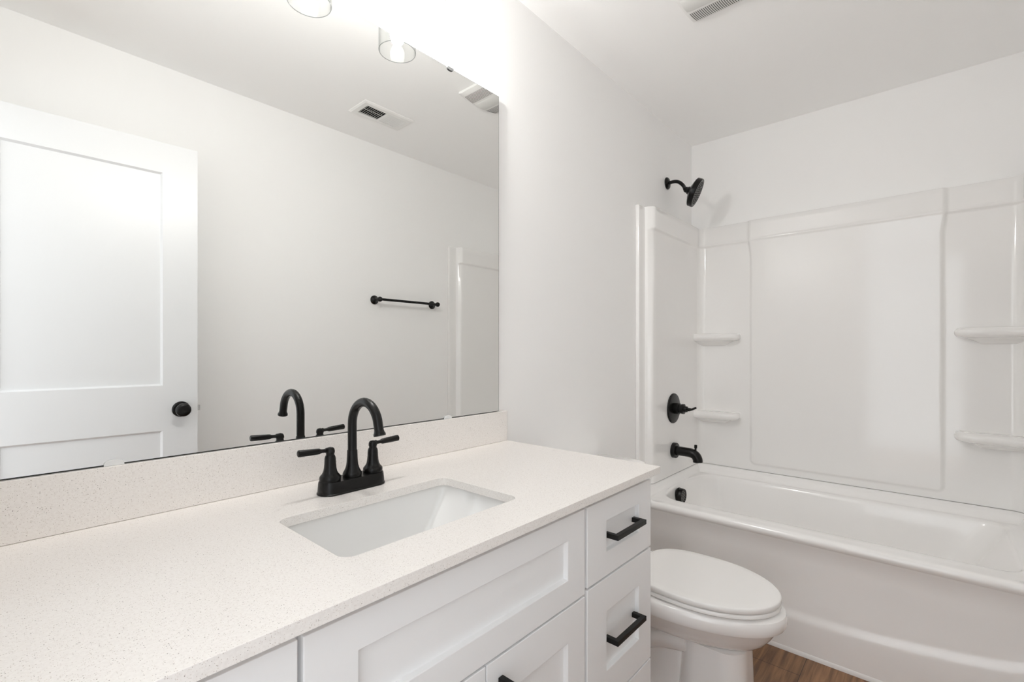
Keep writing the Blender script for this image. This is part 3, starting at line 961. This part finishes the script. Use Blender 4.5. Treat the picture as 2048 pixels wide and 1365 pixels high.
bm = bmesh.new()
def ped(hw, y0, y1, r, z): return [(x, y, z) for x, y in rrect(TCX - hw, TCX + hw, y0, y1, r, 10, 4)]
loft(bm, [ped(0.112, 0.412, 0.640, 0.065, 0.0005), ped(0.112, 0.412, 0.640, 0.065, 0.012), ped(0.107, 0.418, 0.636, 0.065, 0.020), ped(0.098, 0.425, 0.630, 0.066, 0.12), ped(0.090, 0.428, 0.622, 0.066, 0.2530)], cap1=True)
loft(bm, [ped(0.112, 0.60, 0.985, 0.05, 0.0005), ped(0.112, 0.60, 0.985, 0.05, 0.014), ped(0.095, 0.60, 0.97, 0.045, 0.030), ped(0.062, 0.60, 0.955, 0.04, 0.10), ped(0.060, 0.60, 0.955, 0.04, 0.26)])
for s_ in (-1, 1):
    tube(bm, smooth_path([(TCX + s_ * 0.050, 0.60, 0.225), (TCX + s_ * 0.056, 0.70, 0.205), (TCX + s_ * 0.056, 0.79, 0.155), (TCX + s_ * 0.054, 0.85, 0.09), (TCX + s_ * 0.052, 0.88, 0.02)], 6), 0.034, 20)
finish('pedestal', bm, M['china'], toilet, smooth=45)
bm = bmesh.new()
def outl(pad, z): return egg(0.1775 - pad, 0.341 + pad, 0.790 - pad, z, 64, 0.53, 3.2)
loft(bm, [outl(0.010, 0.3960), outl(0.003, 0.3968), outl(0.0005, 0.399), outl(0.0005, 0.4075), outl(0.003, 0.4100), outl(0.010, 0.4105)])
finish('seat', bm, M['seat'], toilet, smooth=45)
bm = bmesh.new()
loft(bm, [outl(0.008, 0.4120), outl(0.001, 0.4130), outl(-0.0005, 0.4155), outl(-0.0005, 0.4265), outl(0.0015, 0.4292), outl(0.006, 0.4306), outl(0.03, 0.4314), outl(0.07, 0.4319), outl(0.12, 0.4322)])
finish('lid', bm, M['seat'], toilet, smooth=45)
for s in (-1, 1):
    bm = bmesh.new()
    tube(bm, [(TCX + s * 0.075 - 0.02, 0.803, 0.4080), (TCX + s * 0.075 + 0.02, 0.803, 0.4080)], 0.012, 16)
    finish('hinge', bm, M['seat'], toilet)
bm = bmesh.new()
def tk(x0, x1, y0, y1, r, z): return [(x, y, z) for x, y in rrect(x0, x1, y0, y1, r, 8, 4)]
loft(bm, [tk(1.43, 1.80, 0.90, 1.088, 0.03, 0.398), tk(1.425, 1.805, 0.895, 1.09, 0.03, 0.41), tk(1.408, 1.822, 0.880, 1.092, 0.03, 0.700)])
finish('tank', bm, M['china'], toilet, smooth=45)
bm = bmesh.new()
loft(bm, [tk(1.404, 1.826, 0.876, 1.094, 0.03, 0.7005), tk(1.398, 1.832, 0.870, 1.096, 0.034, 0.705), tk(1.398, 1.832, 0.870, 1.096, 0.034, 0.722), tk(1.402, 1.828, 0.874, 1.093, 0.032, 0.7285), tk(1.415, 1.815, 0.887, 1.085, 0.026, 0.7315)])
finish('tank_lid', bm, M['china'], toilet, smooth=45)
bm = bmesh.new()
lathe(bm, (1.46, 0.8795, 0.645), (0, -1, 0), [(0, 0.013), (0.006, 0.012), (0.012, 0.007)], 20)
tube(bm, [(1.46, 0.868, 0.645), (1.53, 0.862, 0.640)], [0.006, 0.0075], 14)
finish('flush_lever', bm, M['steel'], toilet)
